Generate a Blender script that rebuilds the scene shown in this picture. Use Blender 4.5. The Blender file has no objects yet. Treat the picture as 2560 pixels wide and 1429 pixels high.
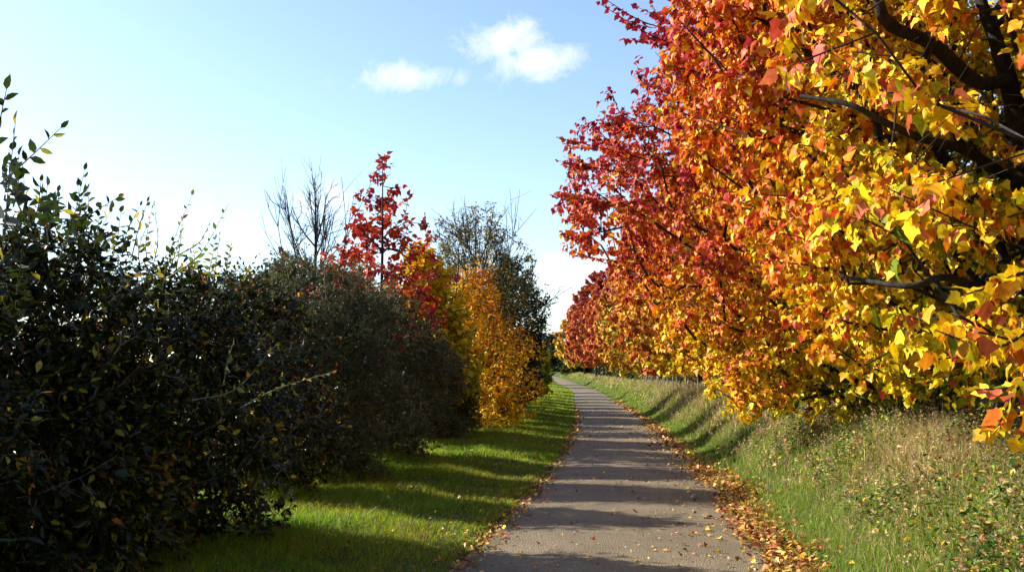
import bpy, math
import numpy as np
from mathutils import Vector

scene = bpy.context.scene
COL = scene.collection
R = math.radians

# ------------------------------------------------------------------ camera
EYE = 1.6
FPX = 2275.0
PITCH = math.atan(224.0 / FPX)
cam_d = bpy.data.cameras.new('camera')
cam_d.sensor_width = 36.0
cam_d.lens = 36.0 * FPX / 2560.0
cam_d.clip_start = 0.05
cam_d.clip_end = 20000
cam = bpy.data.objects.new('camera', cam_d)
COL.objects.link(cam)
cam.location = (0, 0, EYE)
cam.rotation_euler = (R(90) + PITCH, 0, 0)
scene.camera = cam

def ray(px, py):
    x = (px - 1280.0) / FPX
    y = -(py - 714.5) / FPX
    c, s = math.cos(PITCH), math.sin(PITCH)
    dy, dz = c - y * s, s + y * c
    return x / dy, dz / dy

def at(px, py, d):
    x, z = ray(px, py)
    return np.array([x * d, d, EYE + z * d])

# ------------------------------------------------------------------ path line and terrain
_pts = [  # y pixel, left px, right px
    (1429, 1140, 1925), (1290, 1287, 1838), (1185, 1380, 1750), (1120, 1425, 1697), (1050, 1445, 1612), (1000, 1437, 1533)]
_d, _l, _r = [-12.0, 1.5], [-3.3, -1.28], [-1.0, 1.2]
for y, l, r in _pts:
    dz = ray(0, y)[1]
    d = EYE / -dz
    _d.append(d); _l.append(ray(l, y)[0] * d); _r.append(ray(r, y)[0] * d)
for d, c in ((85, 7.0), (110, 7.85), (140, 8.1), (180, 8.5), (220, 8.2), (260, 6.5), (320, 1.0), (420, -14)):
    _d.append(d); _l.append(c - 1.25); _r.append(c + 1.25)
_dd = np.linspace(-12, 420, 4321)
def _smooth(v, passes=1):
    a = np.interp(_dd, _d, v)
    out = np.empty_like(a)
    cs = np.concatenate([[0], np.cumsum(a)])
    for i, d in enumerate(_dd):
        w = int(min(60, max(6, (d + 4) * 1.4)))
        w = min(w, i, len(a) - 1 - i)
        out[i] = (cs[i + w + 1] - cs[i - w]) / (2 * w + 1)
    return out
_L, _Rr = _smooth(_l), _smooth(_r)
def XL(d): return np.interp(d, _dd, _L)
def XR(d): return np.interp(d, _dd, _Rr)

def sst(a, b, x):
    t = np.clip((x - a) / (b - a), 0, 1)
    return t * t * (3 - 2 * t)

def base_z(d):
    d = np.asarray(d, float)
    return 1.62 * np.clip((d - 60) / 160.0, 0, 1.0) ** 2 * (3 - 2 * np.clip((d - 60) / 160.0, 0, 1.0)) ** .5

def vnoise(x, y, seed=0):
    """cheap smooth value noise on arrays"""
    xi, yi = np.floor(x).astype(np.int64), np.floor(y).astype(np.int64)
    fx, fy = x - xi, y - yi
    fx, fy = fx * fx * (3 - 2 * fx), fy * fy * (3 - 2 * fy)
    def h(a, b):
        n = (a * 374761393 + b * 668265263 + seed * 974634777) & 0x7fffffff
        n = ((n ^ (n >> 13)) * 1274126177) & 0x7fffffff
        return ((n ^ (n >> 16)) & 0xffff) / 65535.0
    return (h(xi, yi) * (1 - fx) + h(xi + 1, yi) * fx) * (1 - fy) + (h(xi, yi + 1) * (1 - fx) + h(xi + 1, yi + 1) * fx) * fy

def ground_z(x, d):
    x, d = np.asarray(x, float), np.asarray(d, float)
    tr, tl = x - XR(d), XL(d) - x
    z = base_z(d)
    n = (vnoise(x * .9, d * .9, 3) - .5) * .14 + (vnoise(x * 2.6, d * 2.6, 5) - .5) * .05
    zr = .80 * sst(.12, 1.75, tr) + .25 * sst(1.5, 4.0, tr) + n * sst(.25, 1.2, tr)
    zl = .035 * sst(.0, .25, tl) + .10 * sst(.2, 1.6, tl) + .12 * sst(2.0, 4.5, tl) + n * .6 * sst(.2, 1.0, tl)
    return z + np.where(tr > 0, zr, 0) + np.where(tl > 0, zl, 0)

# ------------------------------------------------------------------ materials
def new_mat(name):
    m = bpy.data.materials.new(name); m.use_nodes = True
    nt = m.node_tree; nt.nodes.clear()
    out = nt.nodes.new('ShaderNodeOutputMaterial')
    return m, nt, out

def leaf_mat(name, trans=.4, rough=.42, spec=.35, tcol=1.15):
    m, nt, out = new_mat(name)
    N, L = nt.nodes.new, nt.links.new
    a = N('ShaderNodeAttribute'); a.attribute_name = 'tint'
    tc = N('ShaderNodeTexCoord'); nz = N('ShaderNodeTexNoise')
    nz.inputs['Scale'].default_value = 38; nz.inputs['Detail'].default_value = 3
    L(tc.outputs['Object'], nz.inputs['Vector'])
    mr = N('ShaderNodeMapRange'); mr.inputs[1].default_value = .3; mr.inputs[2].default_value = .7
    mr.inputs[3].default_value = .72; mr.inputs[4].default_value = 1.2
    L(nz.outputs[0], mr.inputs[0])
    mx = N('ShaderNodeVectorMath'); mx.operation = 'SCALE'
    L(a.outputs['Color'], mx.inputs[0]); L(mr.outputs[0], mx.inputs['Scale'])
    p = N('ShaderNodeBsdfPrincipled'); p.inputs['Roughness'].default_value = rough
    p.inputs['Specular IOR Level'].default_value = spec
    L(mx.outputs[0], p.inputs['Base Color'])
    t = N('ShaderNodeBsdfTranslucent')
    sc2 = N('ShaderNodeVectorMath'); sc2.operation = 'SCALE'; sc2.inputs['Scale'].default_value = tcol
    L(mx.outputs[0], sc2.inputs[0]); L(sc2.outputs[0], t.inputs['Color'])
    mix = N('ShaderNodeMixShader'); mix.inputs[0].default_value = trans
    L(p.outputs[0], mix.inputs[1]); L(t.outputs[0], mix.inputs[2]); L(mix.outputs[0], out.inputs[0])
    return m

def bark_mat(name, c1, c2, scale=14, rough=.85):
    m, nt, out = new_mat(name)
    N, L = nt.nodes.new, nt.links.new
    tc = N('ShaderNodeTexCoord'); mp = N('ShaderNodeMapping'); mp.inputs['Scale'].default_value = (1, 1, .22)
    L(tc.outputs['Object'], mp.inputs[0])
    nz = N('ShaderNodeTexNoise'); nz.inputs['Scale'].default_value = scale; nz.inputs['Detail'].default_value = 7
    nz.inputs['Roughness'].default_value = .7
    L(mp.outputs[0], nz.inputs['Vector'])
    cr = N('ShaderNodeValToRGB')
    cr.color_ramp.elements[0].position = .35; cr.color_ramp.elements[0].color = (*c1, 1)
    cr.color_ramp.elements[1].position = .68; cr.color_ramp.elements[1].color = (*c2, 1)
    L(nz.outputs[0], cr.inputs[0])
    p = N('ShaderNodeBsdfPrincipled'); p.inputs['Roughness'].default_value = rough
    p.inputs['Specular IOR Level'].default_value = .25
    L(cr.outputs[0], p.inputs['Base Color'])
    b = N('ShaderNodeBump'); b.inputs['Strength'].default_value = .7; b.inputs['Distance'].default_value = .02
    L(nz.outputs[0], b.inputs['Height']); L(b.outputs[0], p.inputs['Normal'])
    L(p.outputs[0], out.inputs[0])
    return m

M_MAPLE = leaf_mat('maple leaf', .24, .5, .22, 1.1)
M_SHRUB = leaf_mat('shrub leaf', .30, .3, .28, 1.6)
M_FINE = leaf_mat('fine leaf', .25, .5, .2, 1.4)
M_GRASS = leaf_mat('grass blade', .45, .5, .3, 1.3)
M_LITTER = leaf_mat('dead leaf', .15, .5, .35, 1.0)
M_BARK = bark_mat('dark bark', (.010, .008, .007), (.045, .037, .03))
M_TWIG = bark_mat('grey twig', (.09, .08, .065), (.36, .31, .25), 30)
M_POST = bark_mat('weathered wood', (.10, .09, .075), (.28, .25, .21), 20)

def ground_mat():
    m, nt, out = new_mat('turf soil')
    N, L = nt.nodes.new, nt.links.new
    tc = N('ShaderNodeTexCoord')
    n1 = N('ShaderNodeTexNoise'); n1.inputs['Scale'].default_value = .9; n1.inputs['Detail'].default_value = 6
    n2 = N('ShaderNodeTexNoise'); n2.inputs['Scale'].default_value = 28; n2.inputs['Detail'].default_value = 5
    L(tc.outputs['Object'], n1.inputs['Vector']); L(tc.outputs['Object'], n2.inputs['Vector'])
    cr = N('ShaderNodeValToRGB')
    cr.color_ramp.elements[0].position = .3; cr.color_ramp.elements[0].color = (.030, .045, .010, 1)
    cr.color_ramp.elements[1].position = .7; cr.color_ramp.elements[1].color = (.075, .095, .022, 1)
    L(n1.outputs[0], cr.inputs[0])
    mx = N('ShaderNodeMix'); mx.data_type = 'RGBA'; mx.blend_type = 'MULTIPLY'; mx.inputs[0].default_value = .7
    c2 = N('ShaderNodeValToRGB')
    c2.color_ramp.elements[0].position = .35; c2.color_ramp.elements[0].color = (.5, .45, .4, 1)
    c2.color_ramp.elements[1].position = .65; c2.color_ramp.elements[1].color = (1.2, 1.15, 1.0, 1)
    L(n2.outputs[0], c2.inputs[0]); L(cr.outputs[0], mx.inputs[6]); L(c2.outputs[0], mx.inputs[7])
    p = N('ShaderNodeBsdfPrincipled'); p.inputs['Roughness'].default_value = .9; p.inputs['Specular IOR Level'].default_value = .1
    L(mx.outputs[2], p.inputs['Base Color'])
    b = N('ShaderNodeBump'); b.inputs['Strength'].default_value = .8; b.inputs['Distance'].default_value = .04
    L(n2.outputs[0], b.inputs['Height']); L(b.outputs[0], p.inputs['Normal'])
    L(p.outputs[0], out.inputs[0])
    return m

def path_mat():
    m, nt, out = new_mat('worn tarmac')
    N, L = nt.nodes.new, nt.links.new
    tc = N('ShaderNodeTexCoord')
    big = N('ShaderNodeTexNoise'); big.inputs['Scale'].default_value = 1.1; big.inputs['Detail'].default_value = 7; big.inputs['Roughness'].default_value = .62
    fine = N('ShaderNodeTexNoise'); fine.inputs['Scale'].default_value = 60; fine.inputs['Detail'].default_value = 4
    vor = N('ShaderNodeTexVoronoi'); vor.inputs['Scale'].default_value = 70
    for n in (big, fine, vor): L(tc.outputs['Object'], n.inputs['Vector'])
    cr = N('ShaderNodeValToRGB')
    cr.color_ramp.elements[0].position = .3; cr.color_ramp.elements[0].color = (.130, .108, .072, 1)
    cr.color_ramp.elements[1].position = .66; cr.color_ramp.elements[1].color = (.210, .175, .117, 1)
    L(big.outputs[0], cr.inputs[0])
    c2 = N('ShaderNodeValToRGB')
    c2.color_ramp.elements[0].position = .3; c2.color_ramp.elements[0].color = (.5, .48, .47, 1)
    c2.color_ramp.elements[1].position = .66; c2.color_ramp.elements[1].color = (1.25, 1.22, 1.18, 1)
    L(fine.outputs[0], c2.inputs[0])
    mx = N('ShaderNodeMix'); mx.data_type = 'RGBA'; mx.blend_type = 'MULTIPLY'; mx.inputs[0].default_value = .8
    L(cr.outputs[0], mx.inputs[6]); L(c2.outputs[0], mx.inputs[7])
    p = N('ShaderNodeBsdfPrincipled'); p.inputs['Roughness'].default_value = .72; p.inputs['Specular IOR Level'].default_value = .3
    L(mx.outputs[2], p.inputs['Base Color'])
    ad = N('ShaderNodeMath'); ad.operation = 'ADD'; L(fine.outputs[0], ad.inputs[0]); L(vor.outputs[0], ad.inputs[1])
    b = N('ShaderNodeBump'); b.inputs['Strength'].default_value = .75; b.inputs['Distance'].default_value = .012
    L(ad.outputs[0], b.inputs['Height']); L(b.outputs[0], p.inputs['Normal'])
    L(p.outputs[0], out.inputs[0])
    return m
M_GROUND, M_PATH = ground_mat(), path_mat()

# ------------------------------------------------------------------ mesh helpers
def tag(o, label=None, cat=None, group=None, kind=None):
    for k, v in (('label', label), ('category', cat), ('group', group), ('kind', kind)):
        if v: o[k] = v
    return o

def thing(name, label, cat, loc, group=None):
    o = bpy.data.objects.new(name, None); COL.objects.link(o)
    o.empty_display_size = .3
    o.location = [float(v) for v in loc]
    return tag(o, label, cat, group)

def link_mesh(name, verts, loops, totals, mat, parent=None, colors=None, smooth=True):
    me = bpy.data.meshes.new(name)
    verts = np.asarray(verts, np.float32)
    if parent is not None:
        verts = verts - np.array(parent.location, np.float32)
    loops = np.asarray(loops, np.int32).ravel(); totals = np.asarray(totals, np.int32)
    me.vertices.add(len(verts)); me.vertices.foreach_set('co', verts.ravel())
    me.loops.add(len(loops)); me.loops.foreach_set('vertex_index', loops)
    me.polygons.add(len(totals))
    starts = np.concatenate([[0], np.cumsum(totals)[:-1]]).astype(np.int32)
    me.polygons.foreach_set('loop_start', starts)
    me.polygons.foreach_set('loop_total', totals)
    me.polygons.foreach_set('use_smooth', np.full(len(totals), smooth, bool))
    if colors is not None:
        at_ = me.attributes.new('tint', 'FLOAT_COLOR', 'POINT')
        c = np.ones((len(verts), 4), np.float32); c[:, :3] = np.clip(colors, 0, 1)
        at_.data.foreach_set('color', c.ravel())
    me.update(calc_edges=True); me.validate()
    me.materials.append(mat)
    o = bpy.data.objects.new(name, me); COL.objects.link(o)
    if parent is not None: o.parent = parent
    return o

class Geo:
    def __init__(s): s.v, s.l, s.t, s.c, s.n = [], [], [], [], 0
    def add(s, v, l, t, c=None):
        if len(v) == 0: return
        s.v.append(v); s.l.append(np.asarray(l).ravel() + s.n); s.t.append(np.asarray(t)); s.n += len(v)
        if c is not None: s.c.append(c)
    def build(s, name, mat, parent=None, smooth=True):
        if not s.v: return None
        return link_mesh(name, np.concatenate(s.v), np.concatenate(s.l), np.concatenate(s.t), mat, parent,
                         np.concatenate(s.c) if s.c else None, smooth)

def norm(a):
    return a / np.maximum(np.linalg.norm(a, axis=-1, keepdims=True), 1e-9)

# leaf templates: (u across, v along) outline, faces
T_MAPLE5 = (np.array([(0, 0), (.16, -.07), (.38, .02), (.34, .17), (.56, .5), (.25, .5), (.17, .72), (0, 1.02), (-.17, .72), (-.25, .5), (-.56, .5), (-.34, .17), (-.38, .02), (-.16, -.07), (0, .42)]),
            [(0, 1, 3, 14), (1, 2, 3), (3, 4, 5, 14), (14, 5, 6), (14, 6, 7), (14, 7, 8), (14, 8, 9), (14, 9, 10, 11), (11, 12, 13), (0, 14, 11, 13)])
T_MAPLE3 = (np.array([(0, 0), (.34, .06), (.47, .42), (.32, .56), (0, 1), (-.32, .56), (-.47, .42), (-.34, .06), (0, .42)]),
            [(0, 1, 2, 8), (8, 2, 3), (8, 3, 4), (8, 4, 5), (8, 5, 6), (0, 8, 6, 7)])
_h = [(.20, -.04), (.37, .06), (.43, .24), (.52, .43), (.36, .50), (.27, .66), (.14, .85)]
T_ROUND = (np.array([(0, 0)] + _h + [(0, 1.06)] + [(-u, v) for u, v in _h[::-1]] + [(0, .25), (0, .5), (0, .77)]),
           [(0, 1, 2, 3, 16), (16, 3, 4, 5, 17), (17, 5, 6, 18), (18, 6, 7, 8), (0, 16, 13, 14, 15), (16, 17, 11, 12, 13), (17, 18, 10, 11), (18, 8, 9, 10)])
T_OVAL = (np.array([(0, 0), (.24, .28), (.22, .62), (0, 1), (-.22, .62), (-.24, .28)]), [(0, 1, 2, 3), (0, 3, 4, 5)])
T_TINY = (np.array([(0, 0), (.32, .5), (0, 1), (-.32, .5)]), [(0, 1, 2), (0, 2, 3)])

def leaves(geo, rng, P, A, N, size, col, tpl, fold=.35, droop=.35):
    uv, faces = tpl
    n, k = len(P), len(uv)
    if n == 0: return
    A = norm(A); N = norm(N - A * np.sum(N * A, 1, keepdims=True)); U = np.cross(A, N)
    f = (fold * (.2 + 1.1 * rng.random((n, 1)))); dr = droop * (.1 + 1.4 * rng.random((n, 1)))
    w = f * np.abs(uv[None, :, 0]) - dr * uv[None, :, 1] ** 2 * (.6)
    w -= (.5 + .5 * rng.random((n, 1))) * uv[None, :, 0] ** 2 if k > 12 else 0
    w += rng.normal(0, .03 if k > 12 else .05, (n, k)) if k > 6 else 0
    wd = rng.uniform(.8, 1.2, (n, 1))
    v = P[:, None] + size[:, None, None] * ((uv[None, :, 0] * wd)[..., None] * U[:, None] + uv[None, :, 1, None] * A[:, None] + w[..., None] * N[:, None])
    fl = np.concatenate([np.array(f_) for f_ in faces]); ft = np.array([len(f_) for f_ in faces])
    loops = (np.arange(n) * k)[:, None] + fl[None]
    geo.add(v.reshape(-1, 3), loops, np.tile(ft, n), (col[:, None] * np.exp(rng.normal(0, .13 if k > 6 else .05, (n, k, 1)))).reshape(-1, 3))

def tubes(geo, A, B, ra, rb, sides):
    """frusta from A to B"""
    n = len(A)
    if n == 0: return
    D = norm(B - A)
    ref = np.where(np.abs(D[:, 2:3]) > .9, np.array([[1., 0, 0]]), np.array([[0, 0, 1.]]))
    U = norm(np.cross(D, ref)); V = np.cross(D, U)
    th = np.arange(sides) / sides * 2 * np.pi
    ring = np.cos(th)[None, :, None] * U[:, None] + np.sin(th)[None, :, None] * V[:, None]
    v = np.concatenate([A[:, None] + ring * ra[:, None, None], B[:, None] + ring * rb[:, None, None]], 1)
    i = np.arange(sides); j = (i + 1) % sides
    q = np.stack([i, j, j + sides, i + sides], 1).ravel()
    geo.add(v.reshape(-1, 3), (np.arange(n) * 2 * sides)[:, None] + q[None], np.full(n * sides, 4))

def polytube(geo, pts, rad, sides=8):
    pts = np.asarray(pts, float); rad = np.asarray(rad, float)
    D = norm(np.gradient(pts, axis=0))
    ref = np.array([.37, .93, .05]); U = norm(np.cross(D, ref)); V = np.cross(D, U)
    th = np.arange(sides) / sides * 2 * np.pi
    v = pts[:, None] + rad[:, None, None] * (np.cos(th)[None, :, None] * U[:, None] + np.sin(th)[None, :, None] * V[:, None])
    m = len(pts); i = np.arange(sides); j = (i + 1) % sides
    q = np.stack([i, j, j + sides, i + sides], 1).ravel()
    geo.add(v.reshape(-1, 3), (np.arange(m - 1) * sides)[:, None] + q[None], np.full((m - 1) * sides, 4))

def curve(pts, n):
    """Catmull-Rom through pts"""
    p = np.asarray(pts, float); p = np.vstack([2 * p[0] - p[1], p, 2 * p[-1] - p[-2]])
    out = []
    m = len(p) - 3
    for t in np.linspace(0, m - 1e-6, n):
        i = int(t); f = t - i
        a, b, c, d = p[i:i + 4]
        out.append(.5 * (2 * b + (c - a) * f + (2 * a - 5 * b + 4 * c - d) * f * f + (3 * b - a - 3 * c + d) * f ** 3))
    return np.array(out)

class Plant:
    """a woody skeleton grown from limbs towards twig tips, then dressed with leaves"""
    def __init__(s, seed):
        s.rng = np.random.default_rng(seed)
        s.pos, s.par, s.len, s.r = [], [], [], []      # nodes
        s.limbs = []                                   # (node ids, r0, r1)
        s.tips, s.tdir = [], []
        s.wood, s.fol = Geo(), Geo()
    def limb(s, pts, r0, r1, parent=-1, sides=10, rough=.06):
        pts = np.array(pts, float)
        n = len(pts); rad = np.linspace(r0, r1, n) * (1 + s.rng.normal(0, rough, n))
        ids = []
        for i in range(n):
            p = parent if i == 0 else ids[-1]
            s.pos.append(pts[i]); s.par.append(p)
            s.len.append((s.len[p] + np.linalg.norm(pts[i] - s.pos[p])) if p >= 0 else 0.0)
            ids.append(len(s.pos) - 1); s.r.append(rad[i])
        polytube(s.wood, pts, rad, sides)
        return ids
    def grow(s, T, origin, alpha=.35, step=.35, jitter=.06, rtip=.004, rmax=.05, pw=.45, up=.0, sides=5):
        T = np.asarray(T); o = np.asarray(origin, float)
        T = T[np.argsort(np.linalg.norm((T - o) * [1, 1, .8], axis=1))]
        n0 = len(s.pos)
        cap = n0 + len(T) * 14 + 10
        P = np.zeros((cap, 3)); P[:n0] = s.pos
        Ln = np.zeros(cap); Ln[:n0] = s.len
        par = list(s.par); cnt = n0; tipn = []
        for t in T:
            dv = P[:cnt] - t
            dist = np.sqrt((dv ** 2).sum(1))
            pen = np.maximum(0, P[:cnt, 2] - t[2]) * .25
            c = dist + alpha * Ln[:cnt] + pen
            k = int(np.argmin(c))
            a = P[k]; dlen = dist[k]; m = int(min(12, max(1, round(dlen / step))))
            prev = k
            for i in range(1, m + 1):
                f = i / m
                q = a + (t - a) * f
                if i < m:
                    q = q + s.rng.normal(0, jitter, 3) * min(1, dlen)
                    q[2] += up * dlen * math.sin(math.pi * f)
                P[cnt] = q; Ln[cnt] = Ln[prev] + np.linalg.norm(q - P[prev]); par.append(prev); prev = cnt; cnt += 1
            tipn.append(prev)
        par = np.array(par)
        w = np.zeros(cnt); w[tipn] = 1
        for i in range(cnt - 1, n0 - 1, -1):
            w[par[i]] += w[i]
        r = np.minimum(rmax, rtip * np.maximum(w, 1) ** pw)
        r[:n0] = s.r
        idx = np.arange(n0, cnt); pi = par[idx]
        A, B = P[pi], P[idx]; rb = r[idx]; ra = np.minimum(r[pi], rb * 1.25)
        big = rb > rtip * 2.2
        tubes(s.wood, A[big], B[big], ra[big], rb[big], sides + 1)
        tubes(s.wood, A[~big], B[~big], ra[~big], rb[~big], 3)
        tipn = np.array(tipn)
        s.tips = P[tipn]; s.tdir = norm(P[tipn] - P[par[tipn]])
        s.allnodes = P[:cnt]
    def twigs(s, k, length, spread=.9, gravity=.25, rad=.0025):
        n = len(s.tips)
        D = np.repeat(s.tdir, k, 0) + s.rng.normal(0, spread, (n * k, 3)); D[:, 2] -= gravity * s.rng.random(n * k)
        D = norm(D); L = length * s.rng.uniform(.5, 1.25, (n * k, 1))
        A = np.repeat(s.tips, k, 0) - np.repeat(s.tdir, k, 0) * s.rng.random((n * k, 1)) * length * .8
        B = A + D * L
        rr = np.full(n * k, rad)
        tubes(s.wood, A, B, rr, rr * .5, 3)
        s.tA, s.tB, s.tD = A, B, D
    def dress(s, per, size, colfn, tpl, outward, hang=.6, fold=.35, droop=.4, pet=.05, keep=None, sv=.3, upn=.7):
        n = len(s.tA)
        f = s.rng.random((n, per)) ** .7
        P = s.tA[:, None] + (s.tB - s.tA)[:, None] * f[..., None]
        D = np.repeat(s.tD[:, None], per, 1)
        P, D = P.reshape(-1, 3), D.reshape(-1, 3)
        if keep is not None:
            k = keep(P); P, D = P[k], D[k]
        m = len(P)
        out = norm(P - np.asarray(outward))
        rnd = norm(s.rng.normal(0, 1, (m, 3)))
        A = D * .45 + rnd * .75 + out * .35; A[:, 2] -= hang * (.4 + s.rng.random(m))
        A = norm(A)
        P = P + norm(rnd + A) * pet * s.rng.random((m, 1))
        N = out * .5 + s.rng.normal(0, .45, (m, 3)); N[:, 2] += upn
        sz = size * np.clip(s.rng.normal(1, sv, m), .4, 1.7)
        cl = colfn(P, s.rng)
        nr = (np.linalg.norm(P - [0, 0, EYE], axis=1) < 7.0) if tpl is T_MAPLE3 else np.zeros(m, bool)
        for q, tp_ in ((nr, T_ROUND), (~nr, tpl)):
            if q.any(): leaves(s.fol, s.rng, P[q], A[q], N[q], sz[q], cl[q], tp_, fold, droop)
    def shoot(s, a, b, nl, size, colfn, tpl=T_OVAL, r=.006, bend=.12, hang=.1, lo=.15, droop=.3):
        """one long leafy shoot from a to b"""
        a, b = np.asarray(a, float), np.asarray(b, float); L = np.linalg.norm(b - a)
        mid = (a + b) / 2 + s.rng.normal(0, bend * L * .5, 3) + [0, 0, -bend * L * .6]
        pts = curve([a, mid, b], 9)
        polytube(s.wood, pts, np.linspace(r, r * .3, 9), 4)
        f = lo + (1 - lo) * (np.arange(nl) + .5) / nl; f = np.clip(f + s.rng.normal(0, .02, nl), 0, 1)
        P = np.stack([np.interp(f, np.linspace(0, 1, 9), pts[:, i]) for i in range(3)], 1)
        ax = norm(b - a)
        side = norm(np.cross(ax, s.rng.normal(0, 1, 3)))
        sgn = np.where(np.arange(nl) % 2, 1, -1)[:, None]
        A = ax * .8 + side * sgn * .9 + s.rng.normal(0, .35, (nl, 3)); A[:, 2] -= hang
        A[-1] = ax
        N = np.cross(ax, side) * 1.0 + s.rng.normal(0, .5, (nl, 3)); N[:, 2] += .5
        sz = size * s.rng.uniform(.75, 1.35, nl) * (1 - .3 * f)
        leaves(s.fol, s.rng, P, A, N, sz, colfn(P, s.rng), T_ROUND if tpl is T_MAPLE3 and a[1] < 7 else tpl, .35, droop)

def palette(stops):
    xs = np.array([s_[0] for s_ in stops]); cs = np.array([s_[1] for s_ in stops])
    return lambda t: np.stack([np.interp(t, xs, cs[:, i]) for i in range(3)], 1)

PAL = palette([(0, (.055, .10, .008)), (.12, (.30, .31, .01)), (.27, (.74, .56, .008)), (.45, (.73, .41, .008)), (.60, (.60, .17, .008)),
               (.75, (.52, .070, .014)), (.88, (.37, .024, .032)), (1.0, (.25, .014, .045))])

def vary(rng, c, s=.14):
    return np.clip(c * np.exp(rng.normal(0, s, (len(c), 1))) * np.exp(rng.normal(0, s * .35, (len(c), 3))), 0, .9)

def lump(P, sc, seed):
    return vnoise(P[:, 0] * sc + P[:, 2] * .71 * sc, P[:, 1] * sc + P[:, 2] * .63 * sc, seed)

# crown sampling ---------------------------------------------------------------
def crown_points(rng, c, z0, z1, rmax, prof, n, shell=.4, lumps=.25, seed=0, voids=0, flat=1.0, vr=(.12, .2)):
    zs = np.array([p[0] for p in prof]); rs = np.array([p[1] for p in prof])
    out = []
    while len(out) < n:
        h = rng.random(n * 2)
        r = np.interp(h, zs, rs)
        k = rng.random(n * 2) < (r + .12) / 1.12
        h, r = h[k], r[k]
        th = rng.random(len(h)) * 2 * np.pi
        l = 1 + lumps * 2 * (vnoise(np.cos(th) * 2.3 + 7 + h * 3.1, np.sin(th) * 2.3 + 3 + h * 4.3, seed) - .5)
        rr = r * rmax * l * rng.random(len(h)) ** shell
        out += list(np.stack([c[0] + rr * np.cos(th), c[1] + rr * np.sin(th) * flat, z0 + h * (z1 - z0)], 1))
    T = np.array(out[:n])
    for _ in range(voids):
        q = T[rng.integers(len(T))]
        T = T[np.linalg.norm(T - q, axis=1) > rng.uniform(*vr) * rmax]
    return T

# ------------------------------------------------------------------ ground sheet, path
def build_ground():
    lat = np.concatenate([[-3000, -800, -250, -90, -40, -20, -12, -8, -6], np.arange(-5, 0, .25), [0], np.arange(.12, 5.2, .12), [6, 8, 12, 20, 40, 90, 250, 800, 3000]])
    ds = np.concatenate([[-3000, -500, -100, -30], np.arange(-12, 40, .25), np.arange(40, 120, 1.0), np.arange(120, 420, 5.0), [500, 700, 1200, 3000, 9000]])
    nl, nd = len(lat), len(ds)
    X = np.zeros((nd, nl)); D = np.repeat(ds[:, None], nl, 1)
    xl, xr = XL(ds)[:, None], XR(ds)[:, None]
    neg = lat <= 0
    X[:, neg] = xl + lat[None, neg]; X[:, ~neg] = xr + lat[None, ~neg]
    Z = ground_z(X, D)
    i, j = np.meshgrid(np.arange(nd - 1), np.arange(nl - 1), indexing='ij')
    a = (i * nl + j).ravel()
    f = np.stack([a, a + 1, a + nl + 1, a + nl], 1)
    o = link_mesh('ground', np.stack([X, D, Z], -1).reshape(-1, 3), f, np.full(len(f), 4), M_GROUND)
    tag(o, kind='structure')
    ds = np.concatenate([np.arange(-10, 60, .12), np.arange(60, 410, 1.0)])
    fr = np.linspace(0, 1, 9); rng = np.random.default_rng(5)
    wob = (vnoise(ds * 2.2, ds * 0, 11) - .5) * .09 + (vnoise(ds * 6.2, ds * 0, 12) - .5) * .05
    wob2 = (vnoise(ds * 2.2, ds * 0, 13) - .5) * .09 + (vnoise(ds * 6.2, ds * 0, 14) - .5) * .05
    l, r = XL(ds) - .03 + wob, XR(ds) + .05 + wob2
    X = l[:, None] + (r - l)[:, None] * fr[None]; D = np.repeat(ds[:, None], 9, 1)
    Z = np.maximum(ground_z(X, D), base_z(D)) + .012 + .02 * (1 - (2 * fr - 1) ** 2)[None]
    nl, nd = 9, len(ds)
    i, j = np.meshgrid(np.arange(nd - 1), np.arange(nl - 1), indexing='ij'); a = (i * nl + j).ravel()
    f = np.stack([a, a + 1, a + nl + 1, a + nl], 1)
    tag(link_mesh('path', np.stack([X, D, Z], -1).reshape(-1, 3), f, np.full(len(f), 4), M_PATH), kind='structure')
build_ground()

# ------------------------------------------------------------------ grass and litter
def blades(geo, rng, x, d, h, w, col, lean=.35, wind=(.1, 0)):
    n = len(x)
    z = ground_z(x, d) - .01
    P = np.stack([x, d, z], 1)
    th = rng.random(n) * 2 * np.pi
    side = np.stack([np.cos(th), np.sin(th), np.zeros(n)], 1)
    ln = rng.normal(0, lean, (n, 2)) + np.array(wind)
    up = np.stack([ln[:, 0], ln[:, 1], np.ones(n)], 1)
    mid = P + up * [.6, .6, 1] * (h * .55)[:, None]
    tip = P + np.stack([ln[:, 0] * 1.9, ln[:, 1] * 1.9, np.ones(n) * .97], 1) * h[:, None]
    s = side * w[:, None]
    v = np.stack([P - s, P + s, mid - s * .75, mid + s * .75, tip], 1).reshape(-1, 3)
    lp = (np.arange(n) * 5)[:, None] + np.array([0, 1, 3, 2, 2, 3, 4])[None]
    geo.add(v, lp, np.tile([4, 3], n), np.repeat(col, 5, 0))

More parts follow.
